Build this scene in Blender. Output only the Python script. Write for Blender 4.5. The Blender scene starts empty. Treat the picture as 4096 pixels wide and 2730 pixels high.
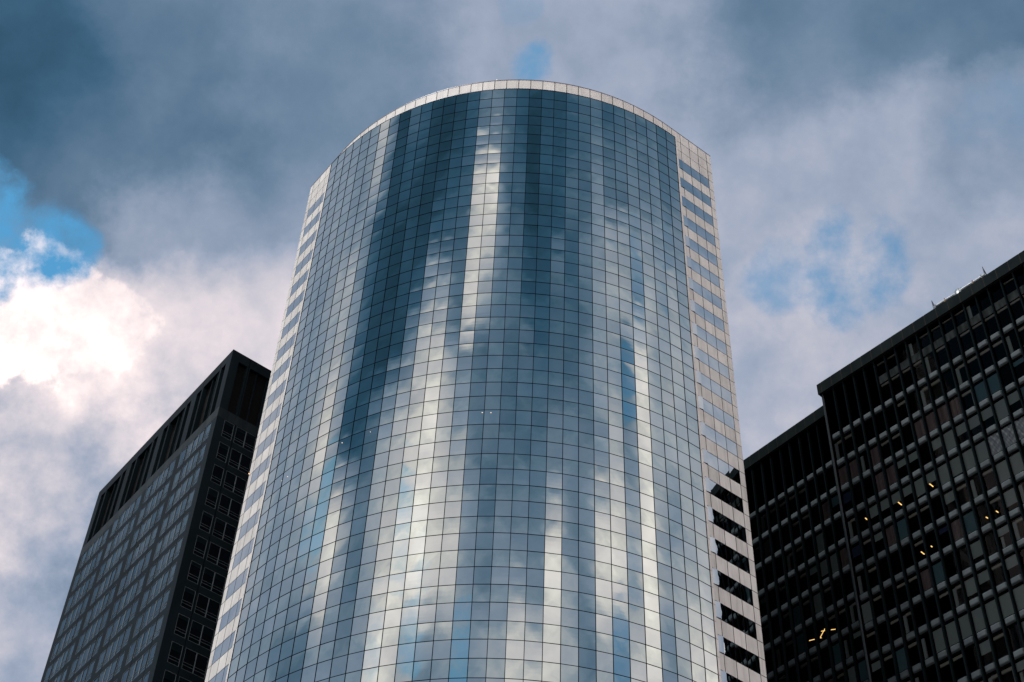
import bpy, math, random
from mathutils import Vector, Matrix
random.seed(7)
sc = bpy.context.scene
COL = sc.collection
EYE = 1.7                                   # the photographer's eye above the pavement
R = math.radians

# ------------------------------------------------------------------ camera
cam = bpy.data.cameras.new('camera')
cam.sensor_width = 36.0
cam.sensor_fit = 'HORIZONTAL'
cam.lens = 6320.24653 / 4096 * 36.0
cam.clip_start, cam.clip_end = 0.5, 8000.0
co = bpy.data.objects.new('camera', cam)
COL.objects.link(co)
CR = Vector((0.9988735872, -0.0355201403, 0.0314623003))
CU = Vector((-0.0474505712, -0.7477281957, 0.6623073219))
CF = Vector((0.0, 0.6630541946, 0.7485713961))
m3 = Matrix((CR, CU, -CF)).transposed()
co.matrix_world = Matrix.Translation((0, 0, EYE)) @ m3.to_4x4()
sc.camera = co


def pix(p):
    d = Vector(p) - Vector((0, 0, EYE))
    z = d.dot(CF)
    if z <= 0.1:
        return None
    return (2048 + 6320.2 * d.dot(CR) / z, 1365 - 6320.2 * d.dot(CU) / z)


def seen_area(q):
    """How large a quad shows in the photo (0 outside the frame)."""
    P = [pix(v) for v in q]
    if any(v is None for v in P):
        return 0
    if max(v[0] for v in P) < 0 or min(v[0] for v in P) > 4096 or max(v[1] for v in P) < 0 or min(v[1] for v in P) > 2730:
        return 0
    P = [(min(max(a, 0), 4096), min(max(b, 0), 2730)) for a, b in P]
    return abs(sum(P[i][0] * P[(i + 1) % 4][1] - P[(i + 1) % 4][0] * P[i][1] for i in range(4))) / 2


# ------------------------------------------------------------------ materials
def mat(name):
    m = bpy.data.materials.new(name)
    m.use_nodes = True
    nt = m.node_tree
    return m, nt, nt.nodes['Principled BSDF']


def wear(nt, base, dark, scale, amount, stretch=(1, 1, 1), detail=6.0):
    """base colour broken up by noise in object space"""
    tc = nt.nodes.new('ShaderNodeTexCoord')
    mp = nt.nodes.new('ShaderNodeMapping')
    mp.inputs['Scale'].default_value = stretch
    nt.links.new(tc.outputs['Object'], mp.inputs[0])
    no = nt.nodes.new('ShaderNodeTexNoise')
    no.inputs['Scale'].default_value = scale
    no.inputs['Detail'].default_value = detail
    nt.links.new(mp.outputs[0], no.inputs['Vector'])
    rp = nt.nodes.new('ShaderNodeMapRange')
    rp.inputs[1].default_value, rp.inputs[2].default_value = 0.38, 0.72
    rp.inputs[3].default_value, rp.inputs[4].default_value = 0.0, amount
    nt.links.new(no.outputs[0], rp.inputs[0])
    mx = nt.nodes.new('ShaderNodeMix')
    mx.data_type = 'RGBA'
    mx.inputs[6].default_value = (*base, 1)
    mx.inputs[7].default_value = (*dark, 1)
    nt.links.new(rp.outputs[0], mx.inputs[0])
    return mx.outputs[2]


def plain(name, col, rough=0.6, metal=0.0, spec=0.4, dark=None, scale=0.6, amount=0.5, stretch=(1, 1, 1)):
    m, nt, b = mat(name)
    b.inputs['Base Color'].default_value = (*col, 1)
    b.inputs['Roughness'].default_value = rough
    b.inputs['Metallic'].default_value = metal
    b.inputs['Specular IOR Level'].default_value = spec
    if dark:
        nt.links.new(wear(nt, col, dark, scale, amount, stretch), b.inputs['Base Color'])
    return m


def stone_material():
    """pale granite: fine grain, panel to panel tone, rain streaks"""
    m, nt, b = mat('pale_granite')
    L = nt.links.new
    c = wear(nt, (0.725, 0.745, 0.725), (0.575, 0.59, 0.575), 1.3, 0.8, (1, 1, 0.35))
    tc = nt.nodes.new('ShaderNodeTexCoord')
    mp = nt.nodes.new('ShaderNodeMapping')
    mp.inputs['Scale'].default_value = (2.6, 2.6, 0.10)
    L(tc.outputs['Object'], mp.inputs[0])
    no = nt.nodes.new('ShaderNodeTexNoise')
    no.inputs['Scale'].default_value = 1.0
    no.inputs['Detail'].default_value = 3.0
    L(mp.outputs[0], no.inputs['Vector'])
    mr = nt.nodes.new('ShaderNodeMapRange')
    mr.inputs[1].default_value, mr.inputs[2].default_value = 0.54, 0.74
    mr.inputs[4].default_value = 0.34
    L(no.outputs[0], mr.inputs[0])
    geo = nt.nodes.new('ShaderNodeNewGeometry')
    hs = nt.nodes.new('ShaderNodeMapRange')
    hs.inputs[3].default_value, hs.inputs[4].default_value = 0.90, 1.06
    L(geo.outputs['Random Per Island'], hs.inputs[0])
    m1 = nt.nodes.new('ShaderNodeMix'); m1.data_type = 'RGBA'
    m1.inputs[7].default_value = (0.30, 0.30, 0.29, 1)
    L(mr.outputs[0], m1.inputs[0]); L(c, m1.inputs[6])
    m2 = nt.nodes.new('ShaderNodeVectorMath'); m2.operation = 'SCALE'
    L(m1.outputs[2], m2.inputs[0]); L(hs.outputs[0], m2.inputs['Scale'])
    L(m2.outputs[0], b.inputs['Base Color'])
    b.inputs['Roughness'].default_value = 0.65
    b.inputs['Specular IOR Level'].default_value = 0.3
    return m


def mirror_glass(name, col, rough, wob):
    """solar-coated reflective glass with roller-wave distortion"""
    m, nt, b = mat(name)
    L = nt.links.new
    b.inputs['Metallic'].default_value = 1.0
    b.inputs['Roughness'].default_value = rough
    geo = nt.nodes.new('ShaderNodeNewGeometry')
    hs = nt.nodes.new('ShaderNodeMapRange')
    hs.inputs[3].default_value, hs.inputs[4].default_value = 0.92, 1.05
    L(geo.outputs['Random Per Island'], hs.inputs[0])
    v = nt.nodes.new('ShaderNodeVectorMath'); v.operation = 'SCALE'
    v.inputs[0].default_value = col
    L(hs.outputs[0], v.inputs['Scale'])
    L(v.outputs[0], b.inputs['Base Color'])
    if wob:
        tc = nt.nodes.new('ShaderNodeTexCoord')
        mp = nt.nodes.new('ShaderNodeMapping')
        mp.inputs['Scale'].default_value = (0.35, 0.35, 1.5)
        L(tc.outputs['Object'], mp.inputs[0])
        no = nt.nodes.new('ShaderNodeTexNoise')
        no.inputs['Scale'].default_value = 1.0
        no.inputs['Detail'].default_value = 1.5
        L(mp.outputs[0], no.inputs['Vector'])
        bp = nt.nodes.new('ShaderNodeBump')
        bp.inputs['Strength'].default_value = 1.0
        bp.inputs['Distance'].default_value = wob
        L(no.outputs[0], bp.inputs['Height'])
        L(bp.outputs[0], b.inputs['Normal'])
    return m


def clear_glass(name, tint, gloss=1.0, ior=1.45):
    m, nt, b = mat(name)
    nt.nodes.remove(b)
    L = nt.links.new
    out = nt.nodes['Material Output']
    tr = nt.nodes.new('ShaderNodeBsdfTransparent')
    tr.inputs[0].default_value = (*tint, 1)
    gl = nt.nodes.new('ShaderNodeBsdfGlossy')
    gl.inputs['Roughness'].default_value = 0.015
    gl.inputs['Color'].default_value = (*gloss, 1) if isinstance(gloss, tuple) else (gloss, gloss, gloss, 1)
    fr = nt.nodes.new('ShaderNodeFresnel')
    fr.inputs['IOR'].default_value = ior
    mx = nt.nodes.new('ShaderNodeMixShader')
    L(fr.outputs[0], mx.inputs[0]); L(tr.outputs[0], mx.inputs[1]); L(gl.outputs[0], mx.inputs[2])
    L(mx.outputs[0], out.inputs['Surface'])
    return m


def glow(name, col, s):
    m, nt, b = mat(name)
    b.inputs['Base Color'].default_value = (0, 0, 0, 1)
    b.inputs['Emission Color'].default_value = (*col, 1)
    b.inputs['Emission Strength'].default_value = s
    return m


STONE = stone_material()
JOINT = plain('dark_joint', (0.010, 0.010, 0.013), 0.9, 0, 0.0)  # near-black colour of panel joints and grooves
MULL = plain('dark_bronze_mullion', (0.0035, 0.0035, 0.005), 0.6, 0.0, 0.0)
GL_SPAN = mirror_glass('teal_spandrel_glass', (0.497, 0.584, 0.562), 0.02, 0.0016)
GL_VIS = mirror_glass('blue_vision_glass', (0.500, 0.577, 0.575), 0.012, 0.0008)
GL_WIN = mirror_glass('ribbon_window_glass', (0.50, 0.575, 0.60), 0.012, 0.001)
COPE = plain('coping_metal', (0.10, 0.10, 0.13), 0.4, 0.3)
ROOF = plain('roof_gravel', (0.22, 0.21, 0.20), 0.9)
LSLAB = plain('dark_bronze_panel', (0.0095, 0.0185, 0.0235), 0.55, 0.0, 0.04, (0.0055, 0.0110, 0.0140), 0.22, 1.0, (1, 1, 0.3))
LBAND = plain('weathered_dark_metal', (0.012, 0.021, 0.025), 0.55, 0.0, 0.08, (0.034, 0.050, 0.055), 0.9, 0.7, (1, 1, 0.12))
LRECESS = plain('dark_louvre_panel', (0.0085, 0.0088, 0.0085), 0.6, 0.0, 0.05, (0.006, 0.006, 0.006), 0.5, 0.8, (1, 1, 0.3))
ALU = plain('aluminium_frame', (0.20, 0.245, 0.26), 0.35, 0.3, 0.5)
WGLASS = clear_glass('slab_window_glass', (0.42, 0.5, 0.52), (0.50, 0.72, 0.84), 2.0)
OGLASS = clear_glass('office_window_glass', (0.55, 0.60, 0.62), 0.22)
INSIDE = plain('unlit_room_black', (0.006, 0.006, 0.008), 0.9, 0, 0.0)  # near-black backing sheet: the darkness of unlit rooms put into its colour
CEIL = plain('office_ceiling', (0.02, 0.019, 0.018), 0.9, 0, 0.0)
RMETAL = plain('black_steel_fin', (0.0065, 0.0115, 0.0135), 0.6, 0.0, 0.0, (0.0035, 0.006, 0.007), 0.4, 0.9, (1, 1, 0.2))
RWALL = plain('black_facade', (0.0015, 0.0015, 0.002), 0.8, 0, 0.0)
RPARA = plain('slate_parapet_panel', (0.011, 0.0165, 0.018), 0.7, 0, 0.0, (0.018, 0.025, 0.0265), 0.5, 0.7, (1, 1, 0.5))
RJOINT = plain('rusty_panel_joint', (0.045, 0.039, 0.036), 0.8, 0, 0.0)
RCOL = plain('grey_corner_casing', (0.034, 0.046, 0.051), 0.6, 0, 0.03, (0.018, 0.025, 0.028), 0.5, 0.8, (1, 1, 0.15))
PILLOW = plain('grey_spandrel_metal', (0.078, 0.102, 0.113), 0.6, 0, 0.05, (0.034, 0.047, 0.054), 0.55, 0.8, (1, 1, 1.4))
DULL = plain('stained_flat_panel', (0.013, 0.017, 0.018), 0.7, 0, 0.0, (0.045, 0.054, 0.057), 2.0, 0.8, (1, 1, 0.2))
BLINDS = [plain('grey_blind', (0.28, 0.33, 0.32), 0.8), plain('brown_curtain', (0.24, 0.18, 0.18), 0.9, 0, 0.1, (0.11, 0.08, 0.08), 3.0, 1.0, (1, 1, 0.02)),
          plain('teal_blind', (0.08, 0.17, 0.20), 0.8), plain('lit_ceiling_edge', (0.34, 0.32, 0.27), 0.8), plain('pale_column', (0.28, 0.32, 0.31), 0.8),  # the beige strip paints in the light caught by the ceiling edge
          plain('navy_blind', (0.02, 0.032, 0.085), 0.8)]
TEALBL = plain('dark_teal_blind', (0.05, 0.11, 0.13), 0.85)
FILM = plain('crumpled_plastic_sheet', (0.034, 0.046, 0.056), 0.5, 0, 0.06)
LAMP = glow('warm_lamp', (1.0, 0.56, 0.17), 2.6)
DOT = glow('warm_bulb', (1.0, 0.72, 0.48), 1.5)
PALE = plain('pale_blue_pipe', (0.42, 0.50, 0.55), 0.4, 0.2)
STEEL = plain('painted_steel', (0.05, 0.07, 0.085), 0.5)
RUST = plain('rusty_clamp', (0.22, 0.15, 0.09), 0.8)
ASPH = plain('asphalt', (0.05, 0.05, 0.052), 0.9, 0, 0.3, (0.075, 0.073, 0.07), 0.3, 0.8)


# ------------------------------------------------------------------ mesh helpers
class MB:
    def __init__(s):
        s.v, s.f = [], []

    def quad(s, a, b, c, d):
        i = len(s.v)
        s.v += [a, b, c, d]
        s.f.append((i, i + 1, i + 2, i + 3))

    def hexa(s, p):
        """p: 8 points, bottom ring 0-3 counter-clockwise seen from above, top ring 4-7"""
        i = len(s.v)
        s.v += list(p)
        for q in ((3, 2, 1, 0), (4, 5, 6, 7), (0, 1, 5, 4), (1, 2, 6, 5), (2, 3, 7, 6), (3, 0, 4, 7)):
            s.f.append(tuple(i + k for k in q))

    def box(s, F, s0, s1, z0, z1, e0, e1):
        """e0 outer, e1 inner depth behind the face"""
        s.hexa([F(s0, z0, e0), F(s1, z0, e0), F(s1, z0, e1), F(s0, z0, e1), F(s0, z1, e0), F(s1, z1, e0), F(s1, z1, e1), F(s0, z1, e1)])

    def pane(s, F, s0, s1, z0, z1, e):
        s.quad(F(s0, z0, e), F(s1, z0, e), F(s1, z1, e), F(s0, z1, e))

    def grid(s, fn, nu, nv):
        i = len(s.v)
        for b in range(nv + 1):
            for a in range(nu + 1):
                s.v.append(fn(a / nu, b / nv))
        w = nu + 1
        for b in range(nv):
            for a in range(nu):
                k = i + b * w + a
                s.f.append((k, k + 1, k + w + 1, k + w))

    def tube(s, pts, r, n=8):
        ring = []
        for k, p in enumerate(pts):
            p = Vector(p)
            d = (Vector(pts[min(k + 1, len(pts) - 1)]) - Vector(pts[max(k - 1, 0)])).normalized()
            u = d.cross(Vector((0, 0, 1)))
            u = u.normalized() if u.length > 1e-4 else Vector((1, 0, 0))
            w = u.cross(d)
            i = len(s.v)
            s.v += [p + r * (math.cos(2 * math.pi * a / n) * u + math.sin(2 * math.pi * a / n) * w) for a in range(n)]
            ring.append(i)
        for a, b in zip(ring, ring[1:]):
            for k in range(n):
                s.f.append((a + k, a + (k + 1) % n, b + (k + 1) % n, b + k))
        s.f.append(tuple(ring[0] + k for k in reversed(range(n))))
        s.f.append(tuple(ring[-1] + k for k in range(n)))

    def build(s, name, m, parent=None, smooth=False, kind=None, label=None):
        base = Vector(parent['base']) if parent is not None else Vector((0, 0, 0))
        me = bpy.data.meshes.new(name)
        me.from_pydata([tuple(Vector(p) - base) for p in s.v], [], s.f)
        if smooth:
            me.polygons.foreach_set('use_smooth', [True] * len(me.polygons))
        me.materials.append(m)
        me.update()
        o = bpy.data.objects.new(name, me)
        COL.objects.link(o)
        if parent is not None:
            o.parent = parent
            o['base'] = tuple(base)
        if kind:
            o['kind'] = kind
        if label:
            o['label'] = label
        return o


def thing(name, label, cat, base, group=None):
    o = bpy.data.objects.new(name, None)
    COL.objects.link(o)
    o.location = base
    o['base'] = tuple(base)
    o['label'], o['category'] = label, cat
    if group:
        o['group'] = group
    return o


def face(x, y, ztop, azim, unit):
    """a vertical facade plane: F(s along it, z below its top, e behind it), all in facade units"""
    a = R(azim)
    t = Vector((math.cos(a), math.sin(a), 0))
    n = Vector((t.y, -t.x, 0))
    P = Vector((x * unit, y * unit, ztop * unit + EYE))
    return lambda s, z, e=0.0: P + unit * (s * t - e * n + Vector((0, 0, z)))


def holed_wall(mb, F, s0, s1, z0, z1, holes):
    """a wall front with reveals round every hole (s0, s1, z0, z1, depth)"""
    S = sorted({s0, s1, *[h[0] for h in holes], *[h[1] for h in holes]})
    Z = sorted({z0, z1, *[h[2] for h in holes], *[h[3] for h in holes]})
    S = [v for v in S if s0 <= v <= s1]
    Z = [v for v in Z if z0 <= v <= z1]
    for a, b in zip(S, S[1:]):
        hs = [h for h in holes if h[0] < (a + b) / 2 < h[1]]
        run = None
        for c, d in zip(Z, Z[1:]):
            solid = not any(h[2] < (c + d) / 2 < h[3] for h in hs)
            if solid:
                run = (run[0], d) if run else (c, d)
            if (not solid or d == Z[-1]) and run:
                mb.quad(F(a, run[0], 0), F(b, run[0], 0), F(b, run[1], 0), F(a, run[1], 0))
                run = None
    for a, b, c, d, e in holes:
        mb.quad(F(a, c, e), F(b, c, e), F(b, c, 0), F(a, c, 0))
        mb.quad(F(a, d, 0), F(b, d, 0), F(b, d, e), F(a, d, e))
        mb.quad(F(a, c, 0), F(a, d, 0), F(a, d, e), F(a, c, e))
        mb.quad(F(b, c, e), F(b, d, e), F(b, d, 0), F(b, c, 0))


# ------------------------------------------------------------------ ground
g = MB()
g.quad((-3000, -3000, 0), (3000, -3000, 0), (3000, 3000, 0), (-3000, 3000, 0))
g.build('ground', ASPH)['kind'] = 'structure'

# ------------------------------------------------------------------ curved glass tower
U = 1.95                                    # one course of panes
CX, CY = 0.4254 * U, 69.7909 * U
RG, RS = 15.87364 * U, 15.2700 * U
DT, T0 = 0.0489481, 0.1913248               # pane angle, angle of joint 0
JL, JR = -23, 9
ZG = 84.772 * U + EYE                       # top of the glass
ZW = 86.777 * U + EYE                       # top of the stone
THR, THL = R(36.2), R(-53.6)
tower = thing('glass_tower', 'tall tower with a curved front of blue mirror glass, pale granite bands at both flanks', 'skyscraper', (CX, CY, 0))
NROW = 85
zrow = lambda k: ZG - k * U
cyl = lambda th, r, z: Vector((CX + r * math.sin(th), CY - r * math.cos(th), z))

# panes
cand = []
colyaw = {j: random.gauss(0, 0.0016) for j in range(JL, JR)}
colpit = {j: random.gauss(0, 0.0012) for j in range(JL, JR)}


def pane_fn(j, k, rnd):
    g_ = 0.012 * U
    A, B = cyl(T0 + j * DT, RG, 0), cyl(T0 + (j + 1) * DT, RG, 0)
    d = (B - A).normalized()
    A2, B2 = A + d * g_, B - d * g_
    n = d.cross(Vector((0, 0, 1)))
    z1, z0 = zrow(k) - g_, zrow(k + 1) + g_
    spandrel = k % 2 == 0
    sag = rnd.uniform(0.003, 0.0062) if spandrel else rnd.uniform(0.0, 0.0012)
    yaw = colyaw[j] + rnd.gauss(0, 0.0020)
    pit = colpit[j] + rnd.gauss(0, 0.0024)
    twist = rnd.gauss(0, 0.0012) if spandrel else rnd.gauss(0, 0.0003)
    hw, hh = (B2 - A2).length / 2, (z1 - z0) / 2
    skew = rnd.uniform(-0.35, 0.35)

    def fn(u, v):
        a, b = 2 * u - 1, 2 * v - 1
        o = sag * (1 - a * a) * (1 - b * b) * (1 + skew * b) + yaw * a * hw + pit * b * hh + twist * a * b
        p = A2.lerp(B2, u) + n * o
        p.z = z0 + (z1 - z0) * v
        return p
    return fn


for j in range(JL, JR):
    for k in range(NROW):
        q = [cyl(T0 + j * DT, RG, zrow(k)), cyl(T0 + (j + 1) * DT, RG, zrow(k)), cyl(T0 + (j + 1) * DT, RG, zrow(k + 1)), cyl(T0 + j * DT, RG, zrow(k + 1))]
        cand.append((seen_area(q), j, k))
cand.sort(key=lambda c: -c[0])
rest_s, rest_v = MB(), MB()
for i, (ar, j, k) in enumerate(cand):
    rnd = random.Random(j * 131 + k * 7 + 5)
    fn = pane_fn(j, k, rnd)
    nd = 6 if ar > 0 else 1
    mt = GL_SPAN if k % 2 == 0 else GL_VIS
    if i < 100:
        mb = MB()
        mb.grid(fn, nd, nd)
        mb.build('glass_pane', mt, tower, smooth=True)
    else:
        (rest_s if k % 2 == 0 else rest_v).grid(fn, nd, nd)
rest_s.build('spandrel_glazing', GL_SPAN, tower, smooth=True, kind='stuff')
rest_v.build('vision_glazing', GL_VIS, tower, smooth=True, kind='stuff')

# mullion grid, trims, ledge
mb = MB()
hw = 0.0150 * U
for j in range(JL, JR + 1):
    th = T0 + j * DT
    rt = Vector((math.cos(th), math.sin(th), 0))
    p0, p1 = cyl(th, RG - 0.06, 0), cyl(th, RG + 0.028, 0)
    ring = [p1 - rt * hw, p1 + rt * hw, p0 + rt * hw, p0 - rt * hw]
    mb.hexa([Vector((p.x, p.y, 0.1)) for p in ring] + [Vector((p.x, p.y, ZG)) for p in ring])
hh = 0.0135 * U
for k in range(NROW):
    z = zrow(k)
    for j in range(JL, JR):
        A, B = cyl(T0 + j * DT, RG, 0), cyl(T0 + (j + 1) * DT, RG, 0)
        d = (B - A).normalized()
        n = d.cross(Vector((0, 0, 1)))
        A, B = A + d * hw * 0.9, B - d * hw * 0.9
        ring = [A + n * 0.02, B + n * 0.02, B - n * 0.05, A - n * 0.05]
        mb.hexa([Vector((p.x, p.y, z - hh)) for p in ring] + [Vector((p.x, p.y, z + hh)) for p in ring])
mb.build('mullion_grid', MULL, tower)

mb = MB()
for j in range(JL, JR):
    a, b = T0 + j * DT, T0 + (j + 1) * DT
    mb.hexa([cyl(a, RG + 0.01, ZG + 0.03), cyl(b, RG + 0.01, ZG + 0.03), cyl(b, RS - 0.1, ZG + 0.03), cyl(a, RS - 0.1, ZG + 0.03),
             cyl(a, RG + 0.01, ZG + 0.09), cyl(b, RG + 0.01, ZG + 0.09), cyl(b, RS - 0.1, ZG + 0.09), cyl(a, RS - 0.1, ZG + 0.09)])
mb.build('glass_ledge', COPE, tower)


def wing(th, sgn):
    nx, ny = math.sin(th), -math.cos(th)
    tx, ty = math.cos(th), math.sin(th)

    def F(s, z, e=0.0):                     # s from the end of the curve outwards (courses), z below the stone top
        s *= sgn
        r = RS - e * U
        return Vector((CX + r * nx + s * U * tx, CY + r * ny + s * U * ty, ZW + z * U))
    if sgn > 0:
        return F
    return F


def wbox(mb, F, sgn, s0, s1, z0, z1, e0, e1):
    if sgn < 0:
        s0, s1 = s1, s0
    mb.box(F, s0, s1, z0, z1, e0, e1)


SB = [0.17, 1.105, 1.87, 2.645, 3.415, 3.81]
ST = [0.0, 0.36, 1.105, 1.87, 2.645, 3.415, 3.81]
GAP = 0.021
for th, sgn, nm in ((THR, 1, 'right'), (THL, -1, 'left')):
    F = wing(th, sgn)
    back = MB()
    wbox(back, F, sgn, 0.0, 3.80, -87.6, -0.02, 0.006, 0.3)
    back.build('cladding_joint', JOINT, tower)
    mb, wm = MB(), MB()
    for k in range(87):
        win = k >= 3 and k % 2 == 1
        for c in range(6):
            if win and c < 5:
                continue
            s0, s1 = ST[c] + (GAP if c else -0.004), ST[c + 1] - (GAP if c < 5 else 0)
            wbox(mb, F, sgn, s0, s1, -k - 1 + GAP, -k - GAP, 0.0, 0.03)
        if win:
            pm = MB()
            for c in range(4):
                s0, s1 = SB[c] + GAP * 0.8, SB[c + 1] - GAP * 0.8
                rnd = random.Random(k * 17 + c + (500 if sgn > 0 else 0))
                sg, yw, pt = rnd.uniform(0.0015, 0.004) / U * (0.2 if c == 0 else 1), rnd.gauss(0, 0.0012), rnd.gauss(0, 0.0015)

                def fn(u, v, s0=s0, s1=s1, k=k, sg=sg, yw=yw, pt=pt, c=c):
                    a, b = 2 * u - 1, 2 * v - 1
                    uu = u if sgn > 0 else 1 - u
                    o = sg * (1 - a * a) * (1 - b * b) + yw * a * 0.4 + pt * b * 0.5
                    if c == 0 and sgn > 0:
                        s0 = 0.80
                        o += 0.060 * uu               # the pane beside the curve stands at a slant
                    return F(s0 + (s1 - s0) * uu, -k - 1 + GAP + (1 - 2 * GAP) * v, 0.003 - o)
                pm.grid(fn, 5, 5)
                if c == 0 and sgn > 0:
                    pm.pane(F, 0.19, 0.80, -k - 1 + GAP, -k - GAP, 0.003)
            if k < 52:
                pm.build('ribbon_window', GL_WIN, tower, smooth=True)
            else:
                o = len(wm.v)
                wm.v += pm.v
                wm.f += [tuple(i + o for i in f) for f in pm.f]
    mb.build('granite_cladding', STONE, tower)
    wm.build('lower_ribbon_glazing', GL_WIN, tower, smooth=True, kind='stuff')
    # pale trim where the curve of glass ends
    tm = MB()
    zt_ = (ZG - ZW) / U
    for k in range(86):
        wbox(tm, F, sgn, 0.02, 0.165, zt_ - k - 1 + 0.012, zt_ - k - 0.012, -(RG - RS) / U - 0.012, 0.02)
    tm.build('edge_trim', STONE, tower)
    bk = MB()
    wbox(bk, F, sgn, 0.03, 0.155, zt_ - 85.5, zt_ - 0.02, -(RG - RS) / U, 0.02)
    bk.build('trim_joint', JOINT, tower)

# parapet
D2, T2 = 0.0504391, 0.2016318
mb, jb, cp = MB(), MB(), MB()
ths = [THL] + [T2 + i * D2 for i in range(-30, 10) if THL + 0.01 < T2 + i * D2 < THR - 0.01] + [THR]
ga = GAP * U / RS
for a, b in zip(ths, ths[1:]):
    for k in (0, 1, 2):
        z1, z0 = ZW - k * U - GAP * U, ZW - (k + 1) * U + GAP * U
        a2, b2 = a + ga, b - ga
        mb.hexa([cyl(a2, RS, z0), cyl(b2, RS, z0), cyl(b2, RS - 0.1, z0), cyl(a2, RS - 0.1, z0), cyl(a2, RS, z1), cyl(b2, RS, z1), cyl(b2, RS - 0.1, z1), cyl(a2, RS - 0.1, z1)])
    z1, z0 = ZW - 0.04, ZW - 3 * U
    jb.hexa([cyl(a, RS - 0.012, z0), cyl(b, RS - 0.012, z0), cyl(b, RS - 0.5, z0), cyl(a, RS - 0.5, z0), cyl(a, RS - 0.012, z1), cyl(b, RS - 0.012, z1), cyl(b, RS - 0.5, z1), cyl(a, RS - 0.5, z1)])
    z0, z1 = ZW - 0.03, ZW + 0.07
    cp.hexa([cyl(a, RS + 0.03, z0), cyl(b, RS + 0.03, z0), cyl(b, RS - 0.5, z0), cyl(a, RS - 0.5, z0), cyl(a, RS + 0.03, z1), cyl(b, RS + 0.03, z1), cyl(b, RS - 0.5, z1), cyl(a, RS - 0.5, z1)])
for th, sgn in ((THR, 1), (THL, -1)):
    wbox(cp, wing(th, sgn), sgn, 0.0, 3.815, -0.015, 0.036, -0.015, 0.26)
mb.build('parapet', STONE, tower)
jb.build('parapet_joint', JOINT, tower)
cp.build('coping', COPE, tower)

# back walls, core, roof
FR, FL = wing(THR, 1), wing(THL, -1)
c1, c2 = FR(3.80, 0, 0.04), FL(3.80, 0, 0.04)
nr = Vector((math.sin(THR), -math.cos(THR), 0))
nl = Vector((math.sin(THL), -math.cos(THL), 0))
c3 = c1 - nr * 19.0 * U
foot = [c1, c3, c2]
for i in range(33):
    foot.append(cyl(THL + (THR - THL) * i / 32, RS - 0.35, 0))
mb = MB()
n_ = len(foot)
mb.v = [Vector((p.x, p.y, 0.05)) for p in foot] + [Vector((p.x, p.y, ZW - 0.9)) for p in foot]
mb.f = [(i, (i + 1) % n_, n_ + (i + 1) % n_, n_ + i) for i in range(n_)] + [tuple(range(n_, 2 * n_))]
mb.build('core_wall', ROOF, tower)
sm = MB()
for a, b in ((c1, c3), (c3, c2)):
    d = (b - a).normalized()
    o = d.cross(Vector((0, 0, 1))) * -1
    o = o if o.dot(a - Vector((CX, CY, 0))) > 0 else -o
    sm.hexa([Vector(((a + o * .08).x, (a + o * .08).y, 0.05)), Vector(((b + o * .08).x, (b + o * .08).y, 0.05)), Vector(((b - o * .3).x, (b - o * .3).y, 0.05)), Vector(((a - o * .3).x, (a - o * .3).y, 0.05)),
             Vector(((a + o * .08).x, (a + o * .08).y, ZW - .02)), Vector(((b + o * .08).x, (b + o * .08).y, ZW - .02)), Vector(((b - o * .3).x, (b - o * .3).y, ZW - .02)), Vector(((a - o * .3).x, (a - o * .3).y, ZW - .02))])
sm.build('rear_wall', plain('dark_rear_glazing', (0.01, 0.013, 0.016), 0.25, 0, 0.3), tower)

# ceiling lights showing through the glass of one floor, a white lamp on the parapet
for cj, ck, r in ((-6.12, 29.18, .055), (-5.57, 29.2, .055), (-15.71, 29.27, .06), (-20.46, 29.54, .055), (-21.06, 29.53, .045), (-13.59, 29.23, .04)):
    j0 = math.floor(cj)
    u = cj - j0
    A, B = cyl(T0 + j0 * DT, RG, 0), cyl(T0 + (j0 + 1) * DT, RG, 0)
    d = (B - A).normalized()
    n = d.cross(Vector((0, 0, 1)))
    c = A.lerp(B, u) + n * 0.012 + Vector((0, 0, ZG - ck * U))
    mb = MB()
    mb.grid(lambda a, b: c + d * r * math.cos(2 * math.pi * a) * math.sin(math.pi / 2 * b) + Vector((0, 0, r * 0.8)) * math.sin(2 * math.pi * a) * math.sin(math.pi / 2 * b) + n * 0.02 * math.cos(math.pi / 2 * b), 10, 3)
    mb.build('ceiling_light', DOT, tower)
mb = MB()
c = cyl(T2 - 7.0 * D2 + 0.008, RS - 0.15, ZW + 0.07)
mb.grid(lambda a, b: c + Vector((0.2 * math.cos(6.2832 * a) * math.cos(1.5708 * b), 0.2 * math.sin(6.2832 * a) * math.cos(1.5708 * b), 0.30 * math.sin(1.5708 * b))), 12, 5)
mb.build('parapet_lamp', plain('white_lamp_dome', (0.85, 0.84, 0.8), 0.3), tower, smooth=True)

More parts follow.
